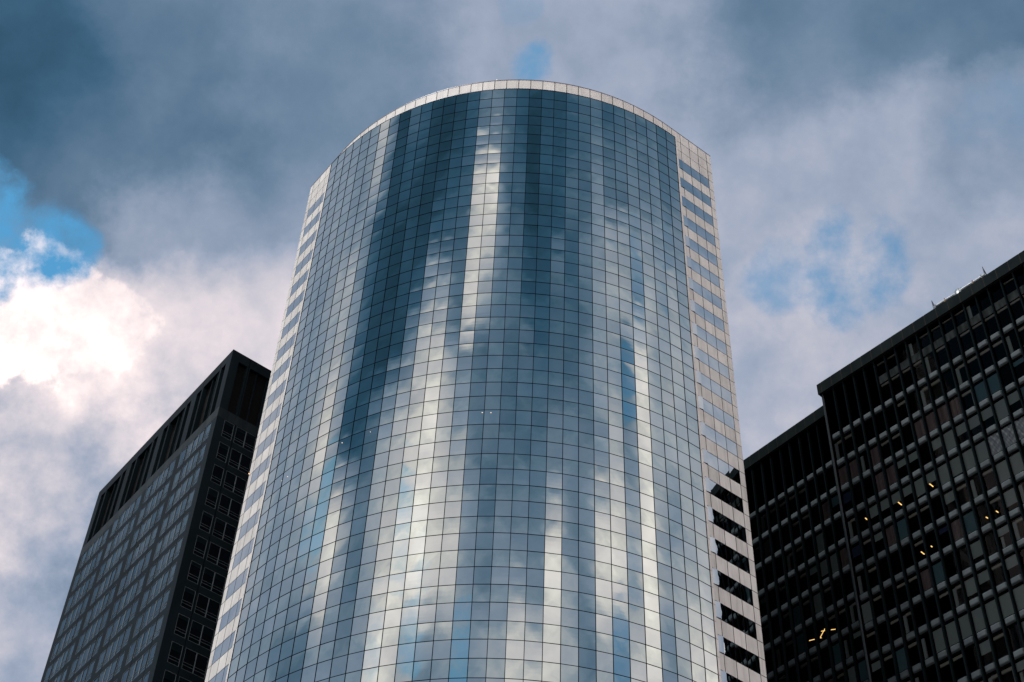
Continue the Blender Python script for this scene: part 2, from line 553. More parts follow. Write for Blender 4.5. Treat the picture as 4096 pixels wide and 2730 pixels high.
# ------------------------------------------------------------------ dark slab building on the left
UL = 1.5
AX, AY = -23.76806, 91.02434
FLF = face(AX, AY, 100, -53.2, UL)           # long face; s runs negative away from the corner
FRF = face(AX, AY, 100, 36.8, UL)            # narrow face; s runs positive away from the corner
BOT = -101.1
slab = thing('slab_office_building', 'dark bronze slab building with louvred top storey and pale framed windows', 'office building', tuple(Vector((AX * UL - 4, AY * UL + 4, 0))))
LEN, WID = 23.54, 5.70
NFL = 13
ztop_w = lambda k: -8.13 - 2.5 * k
WH = 1.84
WD = 0.035
lholes, rholes, wins = [], [], []
for m in range(4):
    o = -5.68 * m
    lholes += [(o - 1.58, o - 0.84, -6.95, -1.10, 0.45), (o - 4.53, o - 1.90, -6.95, -1.10, 0.45), (o - 5.60, o - 4.78, -6.95, -1.10, 0.45)]
    lholes += [(o - 1.845, o - 1.785, BOT, -0.02, 0.05), (o - 4.715, o - 4.655, BOT, -0.02, 0.05)]
    for k in range(NFL):
        for a, b, mu in ((o - 1.71, o - 0.85, []), (o - 4.58, o - 1.93, [o - 2.83, o - 3.75]), (o - 5.72, o - 4.80, [])):
            wins.append(('L', a, b, ztop_w(k), mu))
rholes += [(0.75, 1.60, -7.05, -1.10, 0.32), (1.90, 3.81, -7.05, -1.10, 0.32), (4.10, 4.95, -7.05, -1.10, 0.32)]
rholes += [(1.735, 1.80, BOT, -0.02, 0.06), (3.90, 3.965, BOT, -0.02, 0.06)]
for k in range(NFL):
    for a, b, mu in ((0.74, 1.67, []), (1.90, 3.81, [2.84]), (4.04, 4.96, [])):
        wins.append(('R', a, b, ztop_w(k), mu))
for kind_, a, b, zt, mu in wins:
    (lholes if kind_ == 'L' else rholes).append((a, b, zt - WH, zt, WD + 0.01))
mb = MB()
holed_wall(mb, FLF, -LEN, 0, BOT, 0, lholes)
mb.build('long_wall', LSLAB, slab)
mb = MB()
holed_wall(mb, FRF, 0, WID, BOT, 0, rholes)
mb.build('end_wall', LSLAB, slab)
# groove bottoms, roof and far walls
mb = MB()
for h in lholes:
    if h[4] == 0.05:
        mb.pane(FLF, h[0], h[1], h[2], h[3], 0.05)
for h in rholes:
    if h[4] == 0.06:
        mb.pane(FRF, h[0], h[1], h[2], h[3], 0.06)
mb.build('panel_groove', JOINT, slab)
mb = MB()
P00, P10, P11, P01 = FLF(0, 0), FLF(-LEN, 0), FLF(-LEN, 0, WID), FLF(0, 0, WID)
mb.quad(*[p - Vector((0, 0, 0.01)) for p in (P01, P11, P10, P00)])
for a, b in ((P10, P11), (P11, P01)):
    mb.quad(Vector((b.x, b.y, 0.05)), Vector((a.x, a.y, 0.05)), a, b)
mb.build('roof_and_rear_wall', LSLAB, slab)
# weathered band between the louvred storey and the windows, 2 mm proud
mb = MB()
mb.pane(FLF, -LEN, 0, -8.10, -6.96, -0.003)
mb.pane(FRF, 0, WID, -8.10, -7.06, -0.003)
mb.build('weathered_band', LBAND, slab)
# louvre panels and their posts
for F, hs in ((FLF, lholes), (FRF, rholes)):
    for a, b, c, d, e in hs:
        if d == -1.10:
            p = MB()
            p.pane(F, a, b, c, d, e - 0.02)
            q = p.build('louvre_panel', LRECESS, slab)
            if b - a > 1.2:
                p = MB()
                cuts = [a + (b - a) * f for f in ((0.52, 0.83) if F is FLF else (0.42, 0.97))]
                for x in cuts:
                    p.box(F, x - 0.035, x + 0.035, c, d, 0.12, e - 0.02)
                for zc in (-2.6, -4.05, -5.5):
                    p.box(F, a, b, zc - 0.012, zc + 0.012, e - 0.035, e - 0.021)
                p.build('post', LSLAB, q)
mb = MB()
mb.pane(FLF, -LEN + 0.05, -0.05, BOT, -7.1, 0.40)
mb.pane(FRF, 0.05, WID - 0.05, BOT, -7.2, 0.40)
mb.build('room_backing', INSIDE, slab)


def win_frame(p, F, a, b, c, d, mu):
    w = 0.032
    e0, e1 = 0.008, WD
    p.box(F, a, b, d - w, d, e0, e1)
    p.box(F, a, b, c, c + w, e0, e1)
    p.box(F, a, a + w, c + w, d - w, e0, e1)
    p.box(F, b - w, b, c + w, d - w, e0, e1)
    cuts = [a + w] + [x for x in sorted(mu)] + [b - w]
    for x in sorted(mu):
        p.box(F, x - 0.03, x + 0.03, c + w, d - w, e0 - 0.018, e1)
    for x0, x1 in zip(cuts, cuts[1:]):
        x0 = x0 + 0.03 if x0 in mu else x0
        x1 = x1 - 0.03 if x1 in mu else x1
        p.box(F, x0, x1, d - 1.235, d - 1.215, e0 + 0.006, e1)
        p.box(F, x0, x1, d - 1.475, d - 1.450, e0 + 0.006, e1)


def qarea(F, a, b, c, d):
    return seen_area([F(a, c), F(b, c), F(b, d), F(a, d)])


ranked = []
for i, (kd, a, b, zt, mu) in enumerate(wins):
    F = FLF if kd == 'L' else FRF
    ar = qarea(F, a, b, zt - WH, zt)
    if kd == 'R' and a > 4:
        ar = 0
    if ar > 0:
        ranked.append((ar, i))
ranked.sort(reverse=True)
r_p, r_f, r_b = MB(), MB(), MB()
rnd = random.Random(21)
for n0, (ar, i) in enumerate(ranked):
    kd, a, b, zt, mu = wins[i]
    F = FLF if kd == 'L' else FRF
    pn, fr, bl = (MB(), MB(), MB()) if n0 < 100 else (r_p, r_f, r_b)
    edges = [a] + sorted(mu) + [b]
    for x0, x1 in zip(edges, edges[1:]):        # each light leans a little its own way
        ya, pa = rnd.gauss(0, 0.006), rnd.gauss(0, 0.006)
        pn.quad(F(x0, zt - WH, WD + ya), F(x1, zt - WH, WD - ya), F(x1, zt, WD - ya + pa), F(x0, zt, WD + ya + pa))
    win_frame(fr, F, a, b, zt - WH, zt, mu)
    drop = rnd.choice([0, 0, 0.35, 0.5, 0.62, 0.4, 0.3]) if kd == 'R' else rnd.choice([0, 0, 0, 0.3, 0.6, 1.3])
    if drop:
        bl.pane(F, a + 0.03, b - 0.03, zt - drop, zt, WD + 0.06)
    if n0 < 100:
        w = pn.build('window', WGLASS, slab)
        fr.build('frame', ALU, w)
        if drop:
            bl.build('blind', TEALBL, w)
r_p.build('further_glazing', WGLASS, slab, kind='stuff')
r_f.build('further_framing', ALU, slab, kind='stuff')
r_b.build('further_shading', TEALBL, slab, kind='stuff')
mb = MB()
c = FRF(3.836, -12.29, 0.03)
mb.grid(lambda a, b: c + Vector((0.07 * math.cos(6.2832 * a) * math.sin(3.1416 * b), 0.07 * math.sin(6.2832 * a) * math.sin(3.1416 * b), 0.12 * math.cos(3.1416 * b))), 8, 6)
mb.build('wall_lamp', LAMP, slab)

# ------------------------------------------------------------------ black gridded building on the right
UR = 1.42
MX, MY = 26.32126, 91.97016
WX, WY = 27.23250, 94.36864
FM = face(MX, MY, 100, -48.2, UR)
FW = face(WX, WY, 100, -50.6, UR)
blk = thing('black_office_building', 'black steel gridded office building with grey pillow panels and a set-back wing beside the tower', 'office building', (MX * UR + 8, MY * UR, 0))
BOTR = -100 * 1.0
rows = [-6.15, -9.13, -11.94, -14.77, -17.56, -20.35, -23.13, -25.87, -28.55, -31.36, -34.15, -36.95, -39.75]
MM = [0.30, 1.40, 2.46, 3.52, 4.59, 5.66, 6.74, 7.83, 8.92, 10.02, 11.16, 12.30, 13.48, 14.66, 15.84, 17.0, 18.2, 19.36, 20.45, 21.2]
WM = [1.0, -0.05, -1.11, -2.13, -3.19, -4.31, -5.39, -6.50, -7.59, -8.71, -9.8, -10.9, -12.0, -13.1][::-1]
SMAIN = (0.0, 21.4)
SWING = (-13.2, 1.0)
EW = 0.50                                    # window plane behind the parapet front
lowz = -43.0

# parapets
for F, js, s0, s1 in ((FM, [0.42, 1.51, 2.56, 3.64, 4.67, 5.73, 6.79, 7.86, 8.94, 10.09, 11.2, 12.36, 13.51, 14.64, 15.81, 16.97, 18.17, 19.33, 20.4], 0.0, 21.4),
                      (FW, [-1.04 - 1.08 * i for i in range(12)][::-1], -13.2, 1.0)):
    p, q = MB(), MB()
    ed = [s0] + [x for x in js if s0 < x < s1] + [s1]
    for a, b in zip(ed, ed[1:]):
        p.box(F, a + (0.025 if a > s0 else 0), b - (0.025 if b < s1 else 0), -1.20, 0.0, 0.0, 0.10)
    q.box(F, s0 + 0.01, s1 - 0.01, -1.19, -0.02, 0.012, 0.55)
    pr = p.build('parapet', RPARA, blk)
    q.build('parapet_joint', RJOINT, pr)

# louvred strips and dark facade lattice
lat = MB()
for F, M, s0, s1 in ((FM, MM, 0.16, 21.3), (FW, WM, -13.1, 1.0)):
    lat.box(F, s0, s1, -1.36, -1.19, 0.22, 0.6)
    for r in rows:
        lat.box(F, s0, s1, r - 0.78, r + 0.03, EW - 0.02, EW + 0.25)
    for x in M:
        lat.box(F, x - 0.07, x + 0.07, lowz, -1.36, EW - 0.03, EW + 0.2)
lat.build('facade_lattice', RWALL, blk)
for F, M, nlou in ((FM, MM, 5), (FW, WM, 99)):
    for k, (a, b) in enumerate(zip(M, M[1:])):
        if k < nlou:
            p = MB()
            p.pane(F, a + 0.07, b - 0.07, rows[0] + 0.03, -1.36, EW + 0.12)
            z = -1.45
            while z > rows[0] + 0.1:
                p.quad(F(a + .07, z - .10, EW), F(b - .07, z - .10, EW), F(b - .07, z, EW + .10), F(a + .07, z, EW + .10))
                z -= 0.115
            p.build('louvre', RWALL, blk)

# fins: outer flange and web
for F, M in ((FM, MM[1:]), (FW, WM)):
    for x in M:
        p = MB()
        p.box(F, x - 0.052, x + 0.052, lowz, -1.21, 0.20, 0.245)
        p.box(F, x - 0.022, x + 0.022, lowz, -1.21, 0.245, EW)
        p.build('mullion', RMETAL, blk)
# corner casing
p = MB()
zc = -1.21
for r in rows:
    for z in (r + 1.45, r + 0.05, r - 0.75):
        if z < zc - 0.2:
            p.grid(lambda u, v, z0=z + 0.012, z1=zc: FM(0.15 + 0.21 * u, z0 + (z1 - z0) * v, 0.26 - 0.08 * math.sin(math.pi * u)), 6, 1)
            zc = z
p.build('corner_casing', RCOL, blk, smooth=True)
p = MB()
p.box(FM, 0.16, 0.34, lowz, -1.21, 0.27, 0.6)
p.build('corner_post', RWALL, blk)


def pillow(p, F, a, b, z1, h):
    def fn(u, v):
        x, y = 2 * u - 1, 2 * v - 1
        f = (1 - abs(x) ** 9) * (1 - abs(y) ** 7)
        return F(a + (b - a) * u, z1 - h + h * v, EW - 0.025 - 0.16 * f ** 0.6)
    p.grid(fn, 14, 12)


# spandrel pillows
sp = []
for F, M in ((FM, MM), (FW, WM)):
    for a, b in zip(M, M[1:]):
        for r in rows:
            sp.append((qarea(F, a + 0.09, b - 0.09, r - 0.58, r), F, a + 0.15, b - 0.15, r))
sp.sort(key=lambda c: -c[0])
rest = MB()
for i, (ar, F, a, b, r) in enumerate(sp):
    p = MB() if i < 100 else rest
    pillow(p, F, a, b, r, 0.58)
    if i < 100:
        p.build('spandrel_panel', PILLOW, blk, smooth=True)
rest.build('further_spandrel', PILLOW, blk, smooth=True, kind='stuff')

# rooms: ceilings floor by floor, back wall, carcass
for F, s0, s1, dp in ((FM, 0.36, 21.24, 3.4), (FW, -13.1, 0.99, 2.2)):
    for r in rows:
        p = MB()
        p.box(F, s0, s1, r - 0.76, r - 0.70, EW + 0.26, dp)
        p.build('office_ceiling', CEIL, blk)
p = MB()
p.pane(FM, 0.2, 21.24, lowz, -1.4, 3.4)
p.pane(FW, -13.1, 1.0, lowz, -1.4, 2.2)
p.build('room_backing', INSIDE, blk)
p = MB()
p.box(FM, 0.17, 21.3, BOTR - 1.2, -0.6, 3.42, 16)
p.box(FM, 0.17, 21.3, -1.1, -0.62, 0.56, 3.41)
p.box(FM, 0.165, 0.20, lowz, -1.19, 0.62, 3.41)
p.box(FM, 21.25, 21.3, lowz, -1.19, 0.3, 3.41)
p.box(FM, 0.17, 21.3, BOTR - 1.2, lowz - 0.02, 0.5, 3.41)
p.box(FW, -13.15, 0.8, BOTR - 1.2, -0.6, 2.22, 12)
p.box(FW, -13.15, 0.8, -1.1, -0.62, 0.56, 2.21)
p.box(FW, -13.15, -13.1, lowz, -1.19, 0.3, 2.21)
p.box(FW, -13.15, 0.8, BOTR - 1.2, lowz - 0.02, 0.5, 2.21)
p.build('carcass', RWALL, blk)

# windows
wl = []
for F, M, main in ((FM, MM, True), (FW, WM, False)):
    for k, (a, b) in enumerate(zip(M, M[1:])):
        if main and k >= 5:
            wl.append((F, a, b, -2.97, -1.37, k, -1, main))
            wl.append((F, a, b, rows[0] + 0.03, -3.86, k, -1, main))
        for f in range(len(rows) - 1):
            wl.append((F, a, b, rows[f + 1] + 0.03, rows[f] - 0.78, k, f, main))
dl = MB()
for k, (a, b) in enumerate(zip(MM, MM[1:])):
    if k >= 5:
        dl.box(FM, a + 0.07, b - 0.07, -3.85, -2.98, EW - 0.03, EW + 0.08)
dl.build('transom_panel', DULL, blk)
for F, M in ((FM, MM), (FW, WM)):
    for r in rows[1:]:
        sill = MB()
        sill.box(F, M[0] + 0.07, M[-1] - 0.07, r + 0.035, r + 0.07, EW - 0.09, EW - 0.032)
        sill.build('sill', RMETAL, blk)
order = sorted(range(len(wl)), key=lambda i: -qarea(wl[i][0], wl[i][1] + .07, wl[i][2] - .07, wl[i][3], wl[i][4]))
# what hangs in particular windows: (bay, floor) -> list of (material, s0, s1, z0, z1) as fractions
G, B_, T, H, C, N = range(6)
full = lambda m: [(m, 0, 1, 0, 1)]
top = lambda m, f: [(m, 0, 1, 1 - f, 1)]
special = {}
for k, f in ((3, 1), (4, 2), (7, 1), (8, 1), (9, 1), (10, 1), (3, 2), (1, 1)):
    special[(k, f)] = full(B_)
for k, f in ((9, 2), (11, 3), (10, 3), (8, 3)):
    special[(k, f)] = full(G)
for k, f, d in ((2, 3, .55), (3, 3, .5), (4, 3, .5), (5, 3, .45), (6, 3, .8), (7, 3, .5), (8, 2, .5), (9, 3, .85), (10, 2, .5), (11, 2, .55), (5, 2, .35), (6, 2, .4), (12, 2, .5), (13, 3, .4)):
    special[(k, f)] = top(G, d)
for k, f in ((12, 3), (13, 4), (12, 4)):
    special[(k, f)] = 'film' if f == 3 else full(G)
special[(14, 3)] = special[(13, 3)] = 'film'
for k in range(5, 13):
    special[(k, 8)] = full(G)
rest_w = MB()
rest_b = [MB() for _ in BLINDS]
rnd = random.Random(5)
done = 0
for i in order:
    F, a, b, z0, z1, k, f, main = wl[i]
    a, b = a + 0.07, b - 0.07
    ar = qarea(F, a, b, z0, z1)
    if ar <= 0:
        continue
    big = done < 100
    done += 1
    w = MB() if big else rest_w
    ya, pa = rnd.gauss(0, 0.003), rnd.gauss(0, 0.003)
    w.quad(F(a, z0, EW + ya), F(b, z0, EW - ya), F(b, z1, EW - ya + pa), F(a, z1, EW + ya + pa))
    if main and (k, f) in special:
        sp_ = special[(k, f)]
    else:
        x = rnd.random()
        if f == -1:
            sp_ = [(H, 0, 1, .9, 1)] if x < .5 else ([(G, 0, .3, 0, .95)] if x < .65 else [])
        elif main and k >= 8 and f >= 2 and rnd.random() < .45:
            sp_ = rnd.choice((full(G), top(G, .5), top(G, .7), full(T), full(B_), top(G, .35) + [(C, .1, .3, 0, .6)]))
        elif x < .36:
            sp_ = [(H, 0, 1, .86, .99)] + ([(C, .78, .93, 0, .86)] if rnd.random() < .35 else [])
        elif x < .48:
            sp_ = [(C, .04, .32, 0, .96)] + ([(H, .3, 1, .86, .99)] if rnd.random() < .5 else [])
        elif x < .60:
            sp_ = top(rnd.choice((T, G, N)), rnd.choice((.25, .35, .5, .75)))
        elif x < .68:
            sp_ = full(rnd.choice((B_, T, G)))
        else:
            sp_ = []
    if big:
        wo = w.build('window', OGLASS, blk)
    if sp_ == 'film':
        p = MB()
        rf = random.Random(k * 9 + f)
        ph = [rf.uniform(0, 6) for _ in range(4)]
        p.grid(lambda u, v: F(a + (b - a) * u, z0 + (z1 - z0) * v, EW - 0.02 - 0.009 * (math.sin(14 * u + 5 * v + ph[0] + 2 * math.sin(6 * v + ph[1])) + math.sin(19 * v - 9 * u + ph[2]) + 0.7 * math.sin(31 * u + 22 * v + ph[3]))), 22, 22)
        p.build('plastic_sheet', FILM, wo if big else blk, smooth=True)
        continue
    for (mi, u0, u1, v0, v1) in sp_:
        p = MB() if big else rest_b[mi]
        s0, s1, c0, c1_ = a + (b - a) * u0, a + (b - a) * u1, z0 + (z1 - z0) * v0, z0 + (z1 - z0) * v1
        if mi == B_:
            p.grid(lambda u, v: F(s0 + (s1 - s0) * u, c0 + (c1_ - c0) * v, EW + 0.08 + 0.018 * math.sin(u * 50)), 40, 1)
        elif mi in (H, C):
            p.box(F, s0, s1, c0, c1_, EW + 0.10, EW + 0.20)
        else:
            p.pane(F, s0, s1, c0, c1_, EW + 0.06 + 0.004 * mi)
        if big:
            p.build({H: 'lit_soffit', C: 'column', B_: 'curtain'}.get(mi, 'blind'), BLINDS[mi], wo)
rest_w.build('further_glazing', OGLASS, blk, kind='stuff')
for mb_, m_ in zip(rest_b, BLINDS):
    if mb_.v:
        mb_.build('further_shading', m_, blk, kind='stuff')

# lit ceiling lights
def bar(F, p0, p1, z, w=0.045):
    (a0, e0), (a1, e1) = p0, p1
    p = MB()
    A, B = F(a0, z, e0), F(a1, z, e1)
    d = (B - A).normalized()
    n = Vector((-d.y, d.x, 0)) * w
    u = Vector((0, 0, 0.05))
    p.hexa([A - n - u, B - n - u, B + n - u, A + n - u, A - n, B - n, B + n, A + n])
    p.build('ceiling_light', LAMP, blk)


for F, s0, e0, s1, e1, z in ((FM, 7.54, 1.24, 7.55, 2.0, -15.54), (FM, 6.08, 1.74, 6.09, 2.1, -15.54), (FM, 4.59, 1.24, 4.58, 2.0, -15.54), (FM, 1.65, 1.22, 1.63, 1.48, -15.54), (FM, 1.66, 1.75, 1.66, 2.05, -15.54),
                             (FM, 12.13, 1.76, 12.15, 2.0, -21.12), (FM, 11.23, 1.79, 11.25, 2.0, -21.12), (FM, 5.57, 1.65, 5.57, 2.05, -21.12), (FM, 6.48, 1.62, 6.48, 1.78, -21.12)):
    bar(F, (s0, e0), (s1, e1), z, 0.05)
for s0, e0, s1, e1 in ((-6.71, 1.34, -6.45, 1.45), (-6.29, 1.55, -5.63, 1.84), (-5.47, 1.93, -5.12, 2.09), (-5.16, 1.98, -4.40, 1.54), (-4.60, 1.45, -4.34, 1.6), (-4.20, 1.70, -3.65, 2.06), (-4.33, 1.50, -4.21, 1.42)):
    bar(FW, (s0, e0), (s1, e1), -21.12, 0.028)

# ------------------------------------------------------------------ things on the roof of the black building
def davit(s, label, stub):
    base = FM(s, 0, 0.35)
    o = thing('roof_davit', label, 'davit', tuple(base), 'davit frames on the roof edge')
    p = MB()
    p.tube([FM(s, 0.02, 0.32), FM(s, 1.43 + stub, 0.32)], 0.045)
    p.build('post', STEEL, o)
    for h, e in ((1.40, 1.15), (1.08, 0.95)):
        p = MB()
        p.tube([FM(s + 0.01, h, 0.32), FM(s + 0.02, 0.02, e)], 0.035)
        p.build('brace', STEEL, o)


davit(12.08, 'blue grey steel davit frame at the lower left end of the pale roof pipe', 0.0)
davit(17.11, 'blue grey steel davit frame with taller post at the upper right pipe end', 0.08)
pipe = thing('roof_pipe', 'pale blue pipe clamped along the roof edge between the two davit frames', 'pipe', tuple(FM(14.6, 0.0, 0.35)))
p = MB()
p.tube([FM(12.16 + 0.33 * i, 0.55 + 0.02 * math.sin(i * .9), 0.36) for i in range(16)], 0.15, 10)
p.build('pipe_run', PALE, pipe, smooth=True)
for s in (12.3, 13.24, 14.5, 15.96, 16.8):
    p = MB()
    p.box(FM, s - 0.04, s + 0.04, 0.02, 0.70, 0.24, 0.48)
    p.build('clamp', RUST if s in (13.24, 15.96) else STEEL, pipe)
dome = thing('roof_dome', 'low pale glazed dome rising behind the pipe on the roof', 'skylight', tuple(FM(14.45, 0.0, 0.8)))
cd = FM(14.45, 0.0, 0.8)
p = MB()
p.grid(lambda u, v: cd + Vector((0.92 * math.cos(6.2832 * u) * math.cos(1.5708 * v), 0.92 * math.sin(6.2832 * u) * math.cos(1.5708 * v), 1.80 * math.sin(1.5708 * v))), 24, 8)
p.build('dome_glazing', plain('hazy_dome_glass', (0.20, 0.26, 0.30), 0.35, 0, 0.5), dome, smooth=True)
p = MB()
for k in range(6):
    p.tube([cd + Vector((0.94 * math.cos(k * math.pi / 6) * math.cos(R(t)), 0.94 * math.sin(k * math.pi / 6) * math.cos(R(t)), 1.82 * math.sin(R(t)))) for t in range(0, 181, 12)], 0.022, 6)
p.build('rib', STEEL, dome)

# ------------------------------------------------------------------ sky and sun
SUN_EL, SUN_AZ = 66.0, -116.0                # azimuth from +y towards +x
w = bpy.data.worlds.new('World')
sc.world = w
w.use_nodes = True
nt = w.node_tree
nt.nodes.clear()
L = nt.links.new


def M(op, a, b=None, c=None, clamp=False):
    n = nt.nodes.new('ShaderNodeMath')
    n.operation = op
    n.use_clamp = clamp
    for i, v in enumerate((a, b, c)):
        if v is None:
            continue
        if isinstance(v, (int, float)):
            n.inputs[i].default_value = v
        else:
            L(v, n.inputs[i])
    return n.outputs[0]


def VM(op, a, b=None, out=0):
    n = nt.nodes.new('ShaderNodeVectorMath')
    n.operation = op
    for i, v in enumerate((a, b)):
        if v is None:
            continue
        if isinstance(v, (tuple, Vector)):
            n.inputs[i].default_value = v
        elif isinstance(v, (int, float)):
            n.inputs['Scale'].default_value = v
        else:
            L(v, n.inputs['Scale'] if op == 'SCALE' and i == 1 else n.inputs[i])
    return n.outputs[out]


def smooth(x, a, b, lo=0.0, hi=1.0):
    n = nt.nodes.new('ShaderNodeMapRange')
    n.interpolation_type = 'SMOOTHSTEP'
    L(x, n.inputs[0])
    n.inputs[1].default_value, n.inputs[2].default_value = a, b
    n.inputs[3].default_value, n.inputs[4].default_value = lo, hi
    return n.outputs[0]


def lerp(a, b, f):
    n = nt.nodes.new('ShaderNodeMix')
    n.data_type = 'FLOAT'
    for i, v in ((0, f), (2, a), (3, b)):
        if isinstance(v, (int, float)):
            n.inputs[i].default_value = v
        else:
            L(v, n.inputs[i])
    return n.outputs[0]


def noise(vec, scale, detail, rough=0.55, col=False):
    n = nt.nodes.new('ShaderNodeTexNoise')
    n.inputs['Scale'].default_value = scale
    n.inputs['Detail'].default_value = detail
    n.inputs['Roughness'].default_value = rough
    L(vec, n.inputs['Vector'])
    return n.outputs[1] if col else n.outputs[0]


tc = nt.nodes.new('ShaderNodeTexCoord')
D = VM('NORMALIZE', tc.outputs['Generated'])
wn = VM('SUBTRACT', noise(D, 7.0, 8.0, 0.62, True), (0.5, 0.5, 0.5))
lump = M('ADD', M('SUBTRACT', noise(D, 17.0, 9.0, 0.60), 0.5), M('MULTIPLY', M('SUBTRACT', noise(D, 8.0, 3.0, 0.5), 0.5), 0.7))
DB = VM('NORMALIZE', VM('ADD', D, VM('SCALE', wn, 0.045)))       # warped for the sky behind
DW = VM('NORMALIZE', VM('ADD', D, VM('SCALE', wn, 0.15)))        # warped more for the sky in front


def dirv(az, el):
    return Vector((math.sin(R(az)) * math.cos(R(el)), math.cos(R(az)) * math.cos(R(el)), math.sin(R(el))))


def blob(vec, az, el, r0, r1):
    return smooth(VM('DOT_PRODUCT', vec, dirv(az, el), 1), math.cos(R(r1)), math.cos(R(r0)))


# --- the half of the sky behind the photographer, which the tower mirrors: brightness by azimuth at six heights
AZ0, AZ1 = 95.0, 301.0
azs = [100.9 + (295.7 - 100.9) * i / 31 for i in range(32)]      # east round by south to west
BANDS = [
    (36.3, [200, 195, 150, 130, 185, 185, 125, 165, 115, 150, 185, 185, 195, 150, 150, 130, 125, 110, 150, 165, 205, 140, 130, 125, 150, 105, 100, 80, 70, 65, 60, 75]),
    (40.5, [145, 150, 150, 145, 215, 150, 205, 215, 135, 130, 195, 115, 125, 125, 115, 135, 170, 170, 215, 200, 160, 155, 120, 125, 205, 160, 150, 125, 110, 105, 85, 90]),
    (44.5, [145, 140, 150, 155, 220, 130, 160, 135, 130, 115, 120, 105, 105, 105, 110, 110, 150, 160, 200, 195, 165, 150, 110, 80, 75, 100, 205, 195, 130, 125, 110, 115]),
    (48.0, [150, 145, 145, 150, 215, 100, 140, 145, 115, 100, 90, 95, 100, 105, 105, 110, 130, 135, 190, 185, 120, 65, 68, 66, 72, 130, 180, 150, 130, 125, 130, 150]),
    (49.9, [140, 140, 135, 165, 125, 160, 150, 140, 100, 88, 95, 85, 85, 110, 110, 145, 205, 100, 150, 150, 82, 66, 64, 62, 76, 105, 180, 150, 125, 120, 135, 150]),
    (51.7, [135, 130, 135, 140, 150, 150, 140, 140, 115, 88, 95, 80, 70, 95, 95, 175, 200, 100, 90, 85, 70, 68, 62, 62, 75, 100, 150, 135, 120, 100, 120, 145]),
    (53.8, [115, 110, 115, 115, 120, 110, 100, 115, 105, 95, 80, 75, 65, 88, 85, 185, 195, 90, 85, 68, 66, 68, 80, 62, 70, 170, 150, 120, 100, 95, 110, 130]),
    (56.2, [95, 100, 105, 105, 105, 95, 85, 100, 95, 85, 80, 75, 65, 75, 85, 110, 115, 85, 65, 65, 68, 82, 100, 65, 65, 185, 150, 110, 85, 80, 85, 125]),
]
lin = lambda c: ((c / 255 + 0.055) / 1.055) ** 2.4 if c > 10 else c / 255 / 12.92
sb = nt.nodes.new('ShaderNodeSeparateXYZ')
L(DB, sb.inputs[0])
azr = M('ARCTAN2', M('MULTIPLY', sb.outputs[0], -1.0), M('MULTIPLY', sb.outputs[1], -1.0))    # 0 due behind, grows clockwise
azd = M('ADD', M('MULTIPLY', azr, 180 / math.pi), 180.0)
fac = M('DIVIDE', M('SUBTRACT', azd, AZ0), AZ1 - AZ0, clamp=True)
eld = M('MULTIPLY', M('ARCSINE', sb.outputs[2]), 180 / math.pi)
VS = 2.4
TINT = 0.56
vb = None
for i, (el, vals) in enumerate(BANDS):
    n = nt.nodes.new('ShaderNodeValToRGB')
    cr = n.color_ramp
    cr.interpolation = 'LINEAR'
    while len(cr.elements) < 32:
        cr.elements.new(0.5)
    for k, (a, v) in enumerate(zip(azs, vals)):
        x = 1.14 * lin(v) ** 1.15 / TINT / VS
        cr.elements[k].position = (a - AZ0) / (AZ1 - AZ0)
        cr.elements[k].color = (x, x, x, 1)
    L(fac, n.inputs[0])
    sv = M('MULTIPLY', n.outputs[0], VS)
    vb = sv if vb is None else lerp(vb, sv, smooth(eld, BANDS[i - 1][0], el))
vb = lerp(1.5, vb, smooth(eld, 18.0, 31.0))                     # brighter towards the horizon
vb = lerp(vb, 0.7, smooth(eld, 60.0, 68.0))                     # and overhead

# --- the sky in front of the photographer
vf = 0.39
for az, el, r0, r1, v in ((-28.5, 54.5, 2, 10, 0.09), (-20.5, 53.2, 0.5, 6.5, 0.16), (-33, 57, 0, 5, 0.115), (-23.5, 58.5, 0, 5, 0.21), (-12.5, 58.0, 1, 6, 0.27),
                          (6.5, 60.0, 1, 6, 0.47), (4, 57, 0, 5, 0.44), (18.5, 59.5, 1, 6, 0.22), (32, 58.0, 1, 7, 0.17), (23, 51.5, 1, 6, 0.42), (28, 53.5, 0, 4, 0.30),
                          (-15, 49.5, 1, 6, 0.36), (-13, 46.3, 1, 5.5, 0.74), (15, 47.5, 1, 5, 0.57), (11.5, 45.0, 0, 4, 0.52), (19, 46.5, 0, 4, 0.50), (-23.5, 42.5, 1, 4, 0.56),
                          (-18.5, 42.8, 1, 4, 0.70), (-21, 36.0, 1, 5, 0.38), (-22.5, 39.3, 0.5, 3.4, 0.60), (-23.5, 41.8, 1, 3.6, 0.60), (-54, 42, 2, 16, 0.46), (-21.5, 41, 0, 3, 0.62), (-19.5, 45.6, 1, 4, 0.74), (-19.5, 44.6, 0, 2.2, 0.86), (-23.8, 42.2, 0, 1.4, .50)):
    vf = lerp(vf, v, blob(DW, az, el, r0, r1))
for az, el, r1, v in ((-23.1, 46.4, 3.5, 1.0), (-21.2, 46.4, 2.9, 0.93), (-26.0, 45.3, 2.9, 1.0)):
    bb = blob(DB, az, el, 0.0, r1)
    vf = lerp(vf, M('ADD', v, M('MULTIPLY', lump, 0.9)), M('MULTIPLY', smooth(M('ADD', bb, M('MULTIPLY', lump, 2.3)), 0.40, 0.66), smooth(bb, 0.02, 0.30)))
vf = M('MULTIPLY', vf, M('ADD', 1.0, M('MULTIPLY', M('MULTIPLY', lump, blob(D, -21, 39.5, 2, 9)), 1.25)))
vf = M('MULTIPLY', vf, M('ADD', 1.0, M('MULTIPLY', lump, M('MULTIPLY', smooth(eld, 44.0, 54.0, 0.85, 0.30), 1.0))))
front = smooth(sb.outputs[1], -0.22, 0.22)
